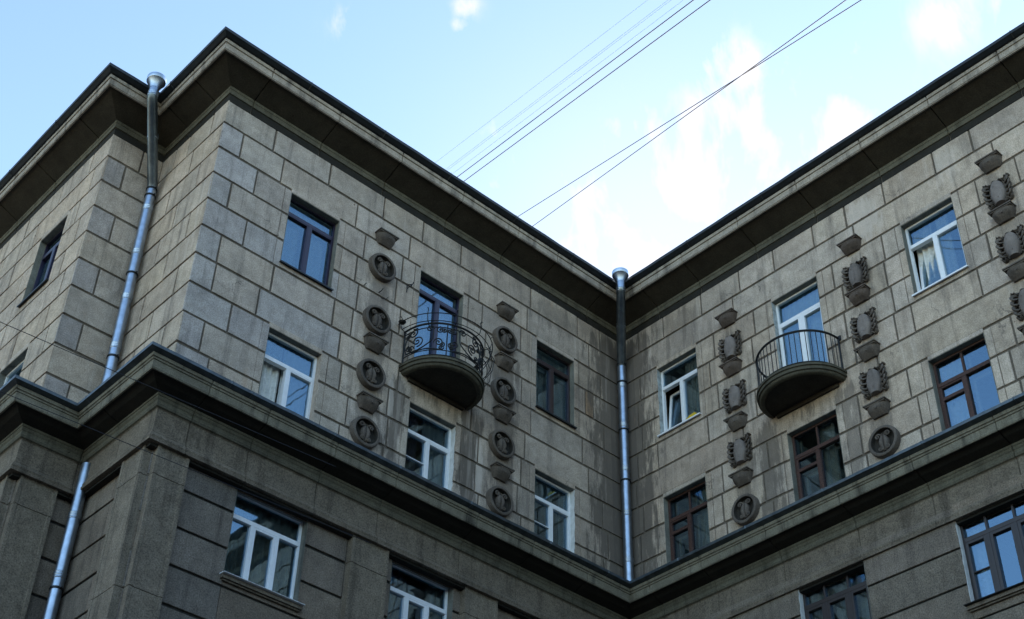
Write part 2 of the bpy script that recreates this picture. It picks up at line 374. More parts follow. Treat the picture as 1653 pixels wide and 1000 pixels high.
blue = lambda k=1: (.92 * k, .985 * k, 1.11 * k)
def tone_B(c, m, a, b):
    if m < -9.0 and c in (1, 2, 3, 4, 5, 6, 7, 8, 9): return blue(random.uniform(.95, 1.08))
    if c == 3 and -1.25 < m < -.8: return (.62, .52, .42)
    if m < -6.9 and c > 3: return blue(random.uniform(.9, 1.03)) if random.random() < .5 else tone_rand(.1)
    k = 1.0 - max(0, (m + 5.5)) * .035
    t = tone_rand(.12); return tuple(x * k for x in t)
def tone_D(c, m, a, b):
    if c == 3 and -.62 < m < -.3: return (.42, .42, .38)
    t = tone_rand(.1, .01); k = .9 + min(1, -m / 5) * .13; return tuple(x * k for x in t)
BJ = [[-8.77, -7.55, -6.3, -5.35, -4.4, -2.56, -1.26, -.62], [-9.38, -8.52, -6.87, -5.63, -3.9, -2.64, -.94],
      [-8.99, -6.63, -5.75, -3.8, -2.8, -.61], [-9.42, -6.75, -5.85, -3.7, -1.05, -.83], [-9.01, -6.65, -5.7, -3.75, -2.75, -.55],
      [-9.41, -8.36, -7.1, -6.7, -5.85, -3.7, -2.5, -1.15], [-9.4, -8.55, -6.9, -5.62, -3.95, -2.64, -.99],
      [-8.99, -6.8, -5.8, -3.75, -2.72, -.63], [-9.4, -6.6, -5.75, -3.8, -2.8, -.5], [-9.2, -6.7, -5.8, -3.7, -2.7, -.63]]
DJ = [[-9.6, -8.45, -7.68, -6.6, -5.75, -5.0, -4.05, -3.2, -2.21, -1.19, -.5], [-8.79, -5.87, -2.99],
      [-9.1, -8.33, -6.4, -5.3, -3.45, -2.45, -.5], [-9.4, -8.2, -6.35, -5.45, -3.35, -2.3, -.42], [-9.1, -8.3, -6.4, -5.4, -3.4, -2.45, -.5],
      [-9.5, -8.0, -6.7, -6.35, -5.5, -3.3, -2.15, -.88, -.36], [-11.6, -8.9, -5.9, -2.95, -.3],
      [-9.1, -8.35, -6.4, -5.4, -3.45, -2.4, -.45], [-9.4, -8.2, -6.5, -5.35, -3.3, -2.35, -.36], [-9.1, -8.25, -6.45, -5.4, -3.45, -2.4, -.4]]
for r_ in DJ: r_ += [-12.0, -13.3]
A2J = [[.45, 1.2, 1.65], [.95], [.55, 1.5], [1.1], [.5, 1.45], [1.0], [.5, 1.5], [1.05], [.5, 1.4], [1.0]]
A1J = [[-10.2], [-10.45], [], [-10.4], [], [-10.42], [], [-10.45], [], [-10.4]]
A0J = [[2.8, 3.9, 5.2, 6.3, 7.6], [2.55, 4.6, 5.9, 7.2, 8.6]]
A0h = [(3.22, 4.22, 17.6, 19.12), (3.22, 4.22, 14.6, 16.13)]
Bh = openings_upper(Bw, 1); Dh = openings_upper(Dw, 1)
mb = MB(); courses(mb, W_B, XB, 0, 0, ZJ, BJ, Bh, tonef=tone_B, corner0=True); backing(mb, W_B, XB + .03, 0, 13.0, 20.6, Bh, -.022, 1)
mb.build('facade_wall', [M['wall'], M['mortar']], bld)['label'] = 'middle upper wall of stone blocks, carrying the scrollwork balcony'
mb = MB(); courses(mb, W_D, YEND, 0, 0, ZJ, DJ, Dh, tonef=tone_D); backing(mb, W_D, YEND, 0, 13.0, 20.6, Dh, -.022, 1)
mb.build('facade_wall', [M['wall'], M['mortar']], bld)['label'] = 'right upper wall of stone blocks, carrying the plain railed balcony'
mb = MB(); courses(mb, W_A2, 0, YA, 0, ZJ, A2J, [], tonef=lambda *k: tone_rand(.08, .03), corner0=True); backing(mb, W_A2, .03, YA, 13.0, 20.6, [], -.022, 1)
mb.build('facade_wall', [M['wall'], M['mortar']], bld)['label'] = 'narrow upper return wall right of the left downpipe'
mb = MB(); courses(mb, W_A1, XA, XB, 0, ZJ, A1J, [], tonef=lambda c, m, a, b: blue(random.uniform(.8, .9)) if (m < -10.3 and c % 2) else tone_rand(.08), corner0=True)
backing(mb, W_A1, XA + .03, XB, 13.0, 20.6, [], -.022, 1)
mb.build('facade_wall', [M['wall'], M['mortar']], bld)['label'] = 'narrow upper wall left of the left downpipe'
mb = MB(); courses(mb, W_A0, YA, YFAR, 0, ZJ, A0J, A0h, tonef=lambda *k: tone_rand(.08, .03), corner0=True); backing(mb, W_A0, YA + .03, YFAR, 13.0, 20.6, A0h, -.022, 1)
mb.build('facade_wall', [M['wall'], M['mortar']], bld)['label'] = 'leftmost upper wall, seen steeply from the side'
# lower storey
ZL = [13.3, 12.61] + [12.01 - .59 * k for k in range(0, 21)]
ZL[-1] = 0.0
BLw = [(-8.35, -7.06), (-5.42, -4.14), (-2.47, -1.2)]
DLw = [(-5.13, -3.83), (-8.1, -6.79), (-11.05, -9.75)]
BLh = [(a, b, 11.6, 13.07) for a, b in BLw]; DLh = [(a, b, 11.66, 13.15) for a, b in DLw]
tl = lambda *k: tone_rand(.13, .0)
def low_tone_B(c, m, a, b):
    t = tone_rand(.1); return (t[0] * .93, t[1] * 1.0, t[2] * 1.1) if m < -8.3 else t
mb = MB(); courses(mb, W_B, XB, 0, 0, ZL, [[-9.3, -8.35 + .0, -6.3, -5.6, -3.9, -3.2]], BLh, jamb=0, tonef=low_tone_B, gh=.022, gv=.004)
backing(mb, W_B, XB + .03, 0, 0, 13.3, BLh, -.03, 1)
mb.build('lower_wall', [M['low'], M['lowmortar']], bld)['label'] = 'dark rough lower wall under the scrollwork balcony side'
mb = MB(); courses(mb, W_D, YEND, -.1, .13, ZL, [[-11.6, -9.3, -8.1, -6.79, -3.6, -1.9]], DLh, jamb=0, tonef=lambda *k: tone_rand(.06), gh=.016, gv=.002)
backing(mb, W_D, YEND, 0, 0, 13.3, DLh, .10, 1)
mb.build('lower_wall', [M['low'], M['lowmortar']], bld)['label'] = 'dark rough lower wall of the right wing'
mb = MB(); courses(mb, W_A2, 0, YA, 0, ZL, [[1.0]], [], jamb=0, tonef=tl, gh=.022, gv=.002); backing(mb, W_A2, .03, YA, 0, 13.3, [], -.03, 1)
mb.build('lower_wall', [M['low'], M['lowmortar']], bld)['label'] = 'dark lower wall right of the left downpipe'
mb = MB(); courses(mb, W_A1, XA, XB, 0, ZL, [[]], [], jamb=0, tonef=tl, gh=.022, gv=.002); backing(mb, W_A1, XA + .03, XB, 0, 13.3, [], -.03, 1)
mb.build('lower_wall', [M['low'], M['lowmortar']], bld)['label'] = 'dark lower wall left of the left downpipe'
mb = MB(); courses(mb, W_A0, YA, YFAR, 0, ZL, [[]], [], jamb=0, tonef=tl, gh=.022, gv=.002); backing(mb, W_A0, YA + .03, YFAR, 0, 13.3, [], -.03, 1)
mb.build('lower_wall', [M['low'], M['lowmortar']], bld)['label'] = 'dark lower wall at the far left edge'
# closing walls out of sight and the roof deck
mb = MB()
mb.face([(XA, YFAR, 0), (14, YFAR, 0), (14, YFAR, 21), (XA, YFAR, 21)]); mb.face([(14, YFAR, 0), (14, YEND, 0), (14, YEND, 21), (14, YFAR, 21)])
mb.face([(14, YEND, 0), (0, YEND, 0), (0, YEND, 21), (14, YEND, 21)])
mb.build('rear_wall', M['low'], bld)

# swept mouldings --------------------------------------------------
SEG = [(W_A0, YFAR, None, 0), (W_A1, None, None, 0), (W_A2, None, None, 0), (W_B, None, None, 0), (W_D, None, YEND, 0)]
def corner(k, e):     # k-th corner of the path between segments k and k+1
    return [(XA - e, YA - e), (XB - e, YA - e), (XB - e, -e), (-e, -e)][k]
def sweep(mb, prof, mats, joints=None, jw=.02, jd=.012, wob=0, eoff=lambda s: 0):
    n = len(prof)
    nrm = []
    for i in range(n):
        a = Vector(prof[max(i - 1, 0)]); b = Vector(prof[min(i + 1, n - 1)]); d = (b - a); d.normalize(); nrm.append(Vector((-d.y, d.x)))
    for s in range(5):
        fn = SEG[s][0]; E = eoff(s)
        def mit(k):
            row = []
            for e, z in prof:
                x, y = corner(k, e + E); row.append((x, y, z))
            return row
        if s == 0: start = [fn(YFAR, e + E, z) for e, z in prof]; end = mit(0); lo, hi = YFAR, YA
        elif s == 4: start = mit(3); end = [fn(YEND, e + E, z) for e, z in prof]; lo, hi = 0, YEND
        else:
            start = mit(s - 1); end = mit(s); lo, hi = [(0, 0), (XA, XB), (YA, 0), (XB, 0)][s]
        rows = [start]; js = sorted((joints or {}).get(s, []), reverse=(hi < lo)); sg = 1 if hi > lo else -1
        for u in js:
            rows.append([fn(u - sg * jw / 2, e + E, z) for e, z in prof])
            rows.append([fn(u, e + E + m_.x * jd, z + m_.y * jd) for (e, z), m_ in zip(prof, nrm)])
            rows.append([fn(u + sg * jw / 2, e + E, z) for e, z in prof])
        rows.append(end)
        if wob:
            new = [rows[0]]
            for a, b in zip(rows, rows[1:]):
                ln = (Vector(b[0]) - Vector(a[0])).length; k = max(1, int(ln / .35))
                for q in range(1, k + 1):
                    row = [Vector(p).lerp(Vector(r2), q / k) for p, r2 in zip(a, b)]
                    if q < k:
                        dz = random.uniform(-wob, wob); row = [(p.x, p.y, p.z + dz * min(1, i)) for i, p in enumerate(row)]
                    new.append([tuple(p) for p in row])
            rows = new
        mb.grid(rows, mats=mats)
# profile order runs bottom/inside to top/outside so that the normals' side is the stone
cor = [(-.03, 20.30), (-.03, 20.342), (-.005, 20.35), (-.002, 20.50), (.022, 20.505), (.026, 20.55), (.020, 20.56), (.024, 20.60), (.035, 20.61), (.038, 20.66),
       (.26, 20.76), (.47, 20.858), (.485, 20.86), (.487, 20.842), (.517, 20.842), (.52, 20.855), (.512, 20.862), (.525, 20.868), (.530, 20.985), (.522, 20.99), (.522, 21.002), (.545, 21.008), (.552, 21.07), (.50, 21.09)]
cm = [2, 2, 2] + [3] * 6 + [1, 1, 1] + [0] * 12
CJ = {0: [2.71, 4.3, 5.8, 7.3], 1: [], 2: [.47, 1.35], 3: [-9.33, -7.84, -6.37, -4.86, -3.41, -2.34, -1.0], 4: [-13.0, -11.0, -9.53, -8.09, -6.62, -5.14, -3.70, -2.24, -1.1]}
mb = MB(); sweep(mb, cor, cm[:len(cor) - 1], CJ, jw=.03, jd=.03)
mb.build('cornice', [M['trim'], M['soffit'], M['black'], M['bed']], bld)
met = [(.50, 21.085), (.58, 21.095), (.645, 21.14), (.655, 21.14), (.66, 21.20), (.62, 21.205), (-.4, 21.42)]
mb = MB(); sweep(mb, met, [0, 0, 0, 0, 0, 0], {3: [-8.6, -6.9, -5.3, -3.6, -2.0], 4: [-2.5, -4.4, -6.1, -8.0, -9.9], 0: [3.4, 5.2], 2: [1.1]}, jw=.02, jd=-.012, wob=.006)
mb.build('roof_edge', [M['blacktin']], bld)
mb = MB()
mb.face([(XA - .4 + .8, YFAR, 21.42), (XA + .4, YA + .4, 21.42), (XB + .4, YA + .4, 21.42), (XB + .4, .4, 21.42), (.4, .4, 21.42), (.4, YEND, 21.42), (14, YEND, 21.42), (14, YFAR, 21.42)])
mb.build('roof', M['roofm'], bld)
# ledge between the storeys
led = [(-.03, 13.02), (.10, 13.02), (.10, 13.065), (.175, 13.065), (.18, 13.10), (.16, 13.115), (.17, 13.15), (.155, 13.19), (.13, 13.215), (.13, 13.25), (.118, 13.262), (.12, 13.62),
       (.135, 13.635), (.16, 13.645), (.175, 13.68), (.165, 13.70), (.165, 13.74), (.18, 13.76), (.19, 13.80), (.20, 13.80), (.20, 13.84),
       (.36, 13.885), (.48, 13.95), (.495, 13.95), (.495, 13.93), (.52, 13.93), (.525, 13.945), (.53, 13.95), (.535, 14.07), (.55, 14.075), (.555, 14.10), (.575, 14.11), (.58, 14.16), (.50, 14.17)]
lm = [1] * 2 + [2] * 9 + [2] + [3] * 8 + [1, 1] + [0] * 20
LJ = {0: [3.0, 4.5, 6.0], 1: [-10.0], 2: [.9], 3: [-9.37, -8.34, -7.07, -5.87, -4.16, -2.9, -1.6], 4: [-9.5, -7.97, -6.5, -5.11, -3.61, -2.19, -1.0]}
mb = MB(); sweep(mb, led, lm[:len(led) - 1], LJ, jw=.025, jd=.025)
mb.build('ledge', [M['trimlow'], M['black'], M['frieze'], M['bed']], bld)
lmet = [(.56, 14.165), (.655, 14.195), (.665, 14.195), (.668, 14.245), (.65, 14.252), (-.03, 14.36)]
mb = MB(); sweep(mb, lmet, [0] * 5, {3: [-9.1, -8.75, -7.2, -5.9, -4.4, -2.6, -1.2], 4: [-1.8, -3.3, -4.9, -6.8, -8.4], 2: [1.2], 0: [3.2, 4.6]}, jw=.03, jd=-.01, wob=.004)
mb.build('ledge_flashing', [M['tin']], bld)

# pilasters -------------------------------------------------------
def pilaster(fn, u0, u1, label=None):
    mb = MB(); zt = 13.064; cuts = [zt, 12.6, 10.84, 9.1, 7.3, 5.5, 3.7, 1.9, 0.0]
    r = .05
    for a, b in zip(cuts, cuts[1:]):
        g = .006
        def ring(z, k=0):     # plan of the shaft: fillets stand a little proud at both edges
            return [fn(u0 + k, -.03, z), fn(u0 + k, .118 - k, z), fn(u0 + .055, .118 - k, z), fn(u0 + .062, .106 - k, z), fn(u1 - .062, .106 - k, z), fn(u1 - .055, .118 - k, z), fn(u1 - k, .118 - k, z), fn(u1 - k, -.03, z)]
        mb.grid([ring(a - (0 if a == zt else g)), ring(b + g), ring(b + g - .002, .014), ring(b, .014)])
        mb.grid([ring(a, .014), ring(a - g, .014), ring(a - g - .001)])
    o = mb.build('pilaster', M['pilaster'], bld)
    if label: o['label'] = label
pilaster(W_B, -9.78, -9.26, 'pilaster at the outer corner, facing the camera side')
pilaster(W_B, -6.29, -5.58, 'pilaster between the first and second lower windows')
pilaster(W_B, -3.99, -3.28, 'pilaster right of the second lower window')
pilaster(W_A2, .02, .64, 'warm lit pilaster at the outer corner, turned to the downpipe')
pilaster(W_A1, -10.80, -10.2, 'pilaster left of the lower downpipe')
pilaster(W_A0, 2.13, 2.75, 'pilaster at the far left edge')

# windows ---------------------------------------------------------
ROT = {'B': (PI / 2, 0, 0), 'D': (PI / 2, 0, -PI / 2)}
def wpos(wall, u, e, z):
    return {'B': W_B, 'D': W_D, 'A0': W_A0}[wall](u, e, z)
def curtain_mb(a0, a1, b0, b1, c, amp=.03, n=60, wl=.11, ph=0):
    mb = MB(); rows = []
    for i in range(n + 1):
        a = a0 + (a1 - a0) * i / n; w = math.sin(a / wl * 2 * PI + ph) + .5 * math.sin(a / wl * 2.9 + ph * 2)
        rows.append([(a, b, c + amp * w * (.5 + .5 * (b1 - b) / (b1 - b0))) for b in (b0, (b0 + b1) / 2, b1)])
    mb.grid(rows)
    mb.grid([[(x, y, z - .004) for x, y, z in r] for r in rows]); return mb
def window(wall, u0, u1, z0, z1, style, label, e0=0, fm='white', reveal=('reveal', 'reveal'), top=.45, curt=None, open_=None, bar=False, sill='none', inner=False, room='room', fd=.12, blind=False):
    """local axes: a right along the wall, b up, c out of the wall"""
    w = u1 - u0; h = z1 - z0; uc = (u0 + u1) / 2
    rot = ROT['B'] if wall == 'B' else ROT['D']
    f = MB(); g = MB(); inn = MB(); F = .034 if fm in ('purple', 'brown') else .045; A = -w / 2; B = w / 2; fz0, fz1 = -fd - .07, -fd
    X = lambda a0, a1, b0, b1, c0=fz0, c1=fz1, m=f: m.box(a0, a1, b0, b1, c0, c1)
    def pane(a0, a1, b0, b1, c=-fd - .035):
        for q in (c, c - .02):
            g.face([(a0, b0, q), (a1, b0, q), (a1, b1, q), (a0, b1, q)])
    def sash(a0, a1, b0, b1, t=.05, low=None, proud=.012):
        X(a0, a0 + t, b0, b1, fz0 + .005, fz1 + proud); X(a1 - t, a1, b0, b1, fz0 + .005, fz1 + proud)
        X(a0 + t, a1 - t, b0, b0 + (low or t), fz0 + .005, fz1 + proud); X(a0 + t, a1 - t, b1 - t, b1, fz0 + .005, fz1 + proud)
        pane(a0 + t, a1 - t, b0 + (low or t), b1 - t)
        if inner:
            for (p, q, r_, s_) in ((a0 + t, a0 + t + .03, b0 + t, b1 - t), (a1 - t - .03, a1 - t, b0 + t, b1 - t), (a0 + t + .03, a1 - t - .03, b1 - t - .03, b1 - t)):
                inn.box(p, q, r_, s_, fz0 - .06, fz0 + .004)
    X(A, A + F, 0, h); X(B - F, B, 0, h); X(A + F, B - F, 0, F); X(A + F, B - F, h - F, h)
    tb = h - top; T = .036         # centre of the transom
    X(A + F, B - F, tb - T, tb + T, fz0 - .001, fz1 + .014)
    if style in ('T', 'door'):
        MW = .034; X(-MW, MW, F, tb - T, fz0 - .002, fz1 + .016)
        pane(A + F, B - F, tb + T, h - F)
        if inner: inn.box(B - F - .03, B - F, tb + T, h - F, fz0 - .06, fz0 + .004); inn.box(A + F, B - F - .03, h - F - .03, h - F, fz0 - .06, fz0 + .004)
        L0, L1, R0, R1 = A + F, -MW, MW, B - F
        lowr = .42 if style == 'door' else None
        if open_ != 'swing' and open_ != 'tilt': 
            if open_ == 'plain': pane(L0, L1, F, tb - T)
            else: sash(L0, L1, F, tb - T, .022 if fm != 'white' else .03, .06 if style == 'door' else None)
        if style == 'door': sash(R0, R1, F, tb - T, .022 if fm != 'white' else .045, .06 if fm != 'white' else .16)
        else:
            if open_: sash(R0, R1, F, tb - T, .022)
            else: sash(R0, R1, F, tb - T, .022)
    elif style == 'wood':          # two lights over, vent pane in the left casement
        MW = .05; X(-.018 - .0, .018, tb + T, h - F, fz0, fz1 - .01)
        pane(A + F, -.018, tb + T, h - F); pane(.018, B - F, tb + T, h - F)
        X(-MW, MW * .4, F, tb - T, fz0 - .002, fz1 + .012)
        ls, lr = A + F, -MW; vb = tb - T - .24
        X(ls, ls + .035, F, tb - T, fz0, fz1 + .004); X(lr - .02, lr, F, tb - T, fz0, fz1 + .004)
        X(ls + .035, lr - .02, vb - .03, vb + .03, fz0, fz1 + .006); X(ls + .035, lr - .02, tb - T - .03, tb - T, fz0, fz1 + .004)
        pane(ls + .035, lr - .02, F, vb - .03); pane(ls + .035, lr - .02, vb + .03, tb - T - .03)
        pane(MW * .4, B - F, F, tb - T)
        for (p, q, t_) in ((ls + .035, lr - .02, vb - .03), (MW * .4, B - F, tb - T)):
            inn.box(p, p + .05, F, t_, fz0 - .14, fz0 - .10); inn.box(p + .05, q, t_ - .05, t_, fz0 - .14, fz0 - .10); inn.box(q - .03, q, F, t_ - .05, fz0 - .14, fz0 - .10)
        for (p, q) in ((A + F, -.018), (.018, B - F)):
            inn.box(p, p + .035, tb + T, h - F, fz0 - .14, fz0 - .10)
    elif style == 'three':
        m1, m2 = A + w * .325, A + w * .675; MW = .03
        for m_ in (m1, m2): X(m_ - MW, m_ + MW, F, tb - T, fz0 - .002, fz1 + .016)
        if fm == 'choc':
            for m_ in (m1, m2): X(m_ - .018, m_ + .018, tb + T, h - F, fz0, fz1 - .004)
            pane(A + F, m1 - .018, tb + T, h - F); pane(m1 + .018, m2 - .018, tb + T, h - F); pane(m2 + .018, B - F, tb + T, h - F)
            sash(A + F, m1 - MW, F, tb - T, .045); sash(m1 + MW, m2 - MW, F, tb - T, .05); sash(m2 + MW, B - F, F, tb - T, .05)
        else:
            pane(A + F, B - F, tb + T, h - F); pane(A + F, m1 - MW, F, tb - T); sash(m1 + MW, m2 - MW, F, tb - T, .035); pane(m2 + MW, B - F, F, tb - T)
    if bar: X(A + F, (-.04 if style == 'T' else A + w * .325 - .035), h * .36, h * .36 + .018, fz1 - .03, fz1 + .004)
    nm = 'balcony_door' if style == 'door' else 'window'
    o = f.build(nm, M[fm], bld, bevel=.004, loc=wpos(wall, uc, e0, z0), rot=rot); o['label'] = label
    g.build('pane', M['glass'], o, fix=False)
    if inn.v: inn.build('inner_frame', M['inner'], o)
    if open_ in ('swing', 'tilt'):
        L0, L1, b0, b1 = A + F, -.042, F, tb - T; t = .05; sm = MB(); sp = MB(); W_ = L1 - L0; H_ = b1 - b0
        sm.box(0, t, 0, H_, -.06, 0); sm.box(W_ - t, W_, 0, H_, -.06, 0); sm.box(t, W_ - t, 0, t, -.06, 0); sm.box(t, W_ - t, H_ - t, H_, -.06, 0)
        s_i = len(sm.v); sm.m = [0] * len(sm.f)
        for q in (-.02, -.04): sm.face([(t, t, q), (W_ - t, t, q), (W_ - t, H_ - t, q), (t, H_ - t, q)], 1)
        so = sm.build('open_sash', [M[fm], M['glass']], o, fix=False)
        if open_ == 'swing': so.location = (L0, b0, fz0 - .005); so.rotation_euler = (0, R(52), 0)
        else: so.location = (L0, b0, fz0 - .002); so.rotation_euler = (R(-7), 0, 0)
    # reveals: linings of the opening, left, right and head
    for side, mt in (('l', reveal[0]), ('r', reveal[1])):
        a = A if side == 'l' else B; s_ = 1 if side == 'l' else -1; rv = MB()
        a1 = a + s_ * .008
        n = 26; edge = []
        rag = (mt != 'reveal')
        for k in range(n + 1):
            b = h * k / n; edge.append((b, -.004 - (random.uniform(0, .022) if rag else 0)))
        for (b, c), (b2, c2) in zip(edge, edge[1:]):
            rv.hexa([(a, b, -.22), (a1, b, -.22), (a1, b, c), (a, b, c), (a, b2, -.22), (a1, b2, -.22), (a1, b2, c2), (a, b2, c2)])
        rv.build('reveal', M[mt], o)
    hd = MB(); hd.box(A + .008, B - .008, h - .008, h, -.22, -.008); hd.build('reveal', M['reveal'], o)
    if sill in ('tin', 'white'):
        s = MB(); s.hexa([(A - .02, -.035, -.10), (B + .02, -.035, -.10), (B + .02, -.05, .045), (A - .02, -.05, .045), (A - .02, -.02, -.10), (B + .02, -.02, -.10), (B + .02, -.032, .05), (A - .02, -.032, .05)])
        s.box(A - .02, B + .02, -.062, -.032, .0501, .054)
        s.build('sill', M['blacktin' if sill == 'tin' else 'white'], o)
    if sill == 'stone':
        s = MB(); s.box(A - .045, B + .045, -.08, -.02, -.02, .07); s.box(A - .02, B + .02, -.105, -.081, -.02, .04)
        s.hexa([(A - .06, -.019, -.10), (B + .06, -.019, -.10), (B + .06, -.019, .12), (A - .06, -.019, .12), (A - .06, .015, -.10), (B + .06, .015, -.10), (B + .06, -.008, .125), (A - .06, -.008, .125)], 1)
        s.build('sill', [M['frieze'], M['white' if fm == 'white' else 'blacktin']], o, bevel=.006)
    # the room behind
    r_ = MB(); d0, d1 = -.262, -2.6; x0, x1 = A - .35, B + .35; y0, y1 = -.75 if style != 'door' else 0, h + .38
    r_.face([(x0, y0, d1), (x1, y0, d1), (x1, y1, d1), (x0, y1, d1)]); r_.face([(x0, y0, d0), (x0, y0, d1), (x0, y1, d1), (x0, y1, d0)])
    r_.face([(x1, y0, d0), (x1, y0, d1), (x1, y1, d1), (x1, y1, d0)]); r_.face([(x0, y0, d0), (x1, y0, d0), (x1, y0, d1), (x0, y0, d1)])
    r_.face([(x0, y1, d0), (x1, y1, d0), (x1, y1, d1), (x0, y1, d1)], 1)
    for q in ((x0, A, y0, y1), (B, x1, y0, y1), (A, B, h, y1), (A, B, y0, 0)):
        r_.face([(q[0], q[2], d0), (q[1], q[2], d0), (q[1], q[3], d0), (q[0], q[3], d0)])
    r_.build('room_lining', [M[room], M['ceiling']], o, fix=False)
    for (k0, k1, km) in (curt or []):
        curtain_mb(A + w * k0, A + w * k1, .02, h - .02, -.26 - random.uniform(0, .03), ph=random.uniform(0, 6)).build('curtain', M[km], o, smooth=True, fix=False)
    if blind:
        for (p, q) in ((A + F + .05, -.10), (.09, B - F - .04)): s = MB(); s.box(p, q, tb - T - .13, tb - T - .05, fz0 - .05, fz0 - .015); s.build('roller_blind', M['inner'], o, bevel=.01)
    return o
full = [(0.0, 1.0, 'curtain')]
wB1 = window('B', *Bw[0], ZS, ZT, 'T', 'violet framed upper window nearest the outer corner of the middle wall', fm='purple', sill='tin', inner=True, top=.37, curt=full)
window('B', *Bw[0], LS, LT, 'T', 'white window with its left casement swung inward, below the violet framed window', reveal=('reveal', 'revealpink'), top=.50, open_='swing', curt=[(.5, 1.0, 'curtain'), (0, .45, 'drape')])
window('B', *Bw[1], 16.60, ZT, 'door', 'violet framed balcony door behind the scrollwork railing', fm='purple', inner=True, top=.37, curt=full)
window('B', *Bw[1], LS, LT, 'T', 'white window under the scrollwork balcony, ragged whitewash on its right reveal', reveal=('reveal', 'revealwhite'), top=.50, open_='plain', bar=True, curt=[(.48, .95, 'curtain'), (.22, .42, 'mauve')])
window('B', *Bw[2], ZS, ZT, 'T', 'dark brown window with roller blinds in the middle wall, nearest the inner corner', fm='brown', sill='tin', inner=True, top=.37, blind=True, curt=[(0, 1, 'curtain')])
window('B', *Bw[2], LS, LT, 'T', 'white window with a clean white right reveal, left of the corner downpipe', reveal=('reveal', 'revealwhite'), top=.50, open_='plain', bar=True, curt=[(0, .2, 'drape'), (.5, .68, 'curtain'), (.82, 1, 'curtain')])
wD1 = window('D', *Dw[0], ZS, ZT, 'T', 'white window with tilted left casement, right of the corner downpipe', reveal=('revealgrey', 'reveal'), top=.46, open_='tilt', sill='white', curt=[(.5, .9, 'drape')])
window('D', *Dw[0], LS, LT, 'wood', 'peeling red wooden window just right of the corner downpipe', fm='redwood', top=.48, curt=[(.62, 1, 'drape')])
window('D', *Dw[1], 16.60, ZT, 'door', 'white balcony door behind the plain bar railing', reveal=('revealgrey', 'reveal'), top=.55, curt=full)
window('D', *Dw[1], LS, LT, 'wood', 'peeling red wooden window under the plain railed balcony', fm='redwood', top=.48, curt=[(.45, .75, 'drape')])
wD3 = window('D', *Dw[2], ZS, ZT, 'T', 'white upper window with tilted left casement and turquoise card, near the right edge', top=.48, open_='tilt', sill='white', curt=[(0.5, .72, 'curtain'), (.05, .4, 'drape')])
window('D', *Dw[2], LS, LT, 'wood', 'peeling red wooden window reflecting blue sky, near the right edge', fm='redwood', top=.48, curt=[(.0, .5, 'curtain')])
window('D', *Dw[3], ZS, ZT, 'T', 'white upper window beyond the rightmost cartouches', top=.48, sill='white', curt=full)
window('D', *Dw[3], LS, LT, 'wood', 'wooden window beyond the rightmost cartouches', fm='redwood', top=.48, curt=full)
window('A0', 3.22, 4.22, 17.6, 19.12, 'T', 'violet framed upper window at the far left edge', fm='purple', sill='tin', inner=True, top=.37, curt=full)
window('A0', 3.22, 4.22, 14.6, 16.13, 'T', 'white window at the far left edge, just above the ledge', top=.5, curt=full)
window('B', *BLw[0], 11.6, 13.07, 'three', 'wide white three part window near the outer corner, under the ledge', sill='stone', top=.42, curt=[(0, 1.0, 'drape')], fd=.13)
window('B', *BLw[1], 11.6, 13.07, 'three', 'wide white three part window under the ledge, between two pilasters', sill='stone', top=.46, curt=[(.1, .4, 'mauve'), (.72, 1, 'drape')], fd=.13)
window('B', *BLw[2], 11.6, 13.07, 'three', 'dark window under the ledge at the bottom edge', fm='choc', sill='stone', top=.42, curt=[(0, 1.0, 'drape')], fd=.13)
window('D', *DLw[0], 11.66, 13.15, 'three', 'chocolate brown three part window at the bottom edge', e0=.13, fm='choc', reveal=('revealwhite', 'reveal'), sill='stone', top=.40, curt=[(.0, 1, 'drape')], fd=.11)
window('D', *DLw[1], 11.66, 13.15, 'three', 'chocolate brown three part window reflecting pale sky, bottom right corner', e0=.13, fm='choc', reveal=('revealwhite', 'reveal'), sill='stone', top=.40, bar=True, curt=[(.0, .3, 'curtain')], fd=.11)
window('D', *DLw[2], 11.66, 13.15, 'three', 'brown three part window beyond the right edge', e0=.13, fm='choc', sill='stone', top=.40, curt=full, fd=.11)

# balconies -------------------------------------------------------
def balc_pt(t, Wd, Dp):       # half oval plan, t from 0 (left) to 1 (right), local a and c
    a = PI * (1 - t); return (Wd * math.cos(a), Dp * max(0, math.sin(a)) ** .9)
def balcony(wall, u, zt, Wd, Dp, label):
    prof = [(0, 0), (0, -.045), (-.022, -.05), (-.026, -.082), (-.012, -.088), (-.016, -.118), (-.045, -.126), (-.05, -.15), (-.075, -.172), (-.13, -.176)]
    mb = MB(); rows = []
    n = 48
    for k in range(n + 1):
        t = k / n; row = [(0, 0, -.02)]
        for off, dz in prof:
            a, c = balc_pt(t, Wd + off, Dp + off); row.append((a, dz, c if 0 < k < n else -.02))
        # hollow underside
        a, c = balc_pt(t, Wd - .145, Dp - .145); row.append((a, -.15, c if 0 < k < n else -.02))
        a, c = balc_pt(t, Wd - .4, Dp - .4); row.append((a, -.155, c if 0 < k < n else -.02)); row.append((0, -.16, -.02))
        rows.append(row)
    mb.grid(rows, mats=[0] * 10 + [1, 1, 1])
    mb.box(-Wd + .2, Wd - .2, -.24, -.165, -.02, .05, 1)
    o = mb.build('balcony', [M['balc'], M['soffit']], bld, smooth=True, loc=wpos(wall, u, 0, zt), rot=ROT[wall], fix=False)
    o['label'] = label; return o
bB = balcony('B', -4.80, 16.76, .83, .87, 'rounded stone balcony with black scrollwork railing')
bD = balcony('D', -4.42, 16.76, .87, .86, 'rounded stone balcony with plain black bars')
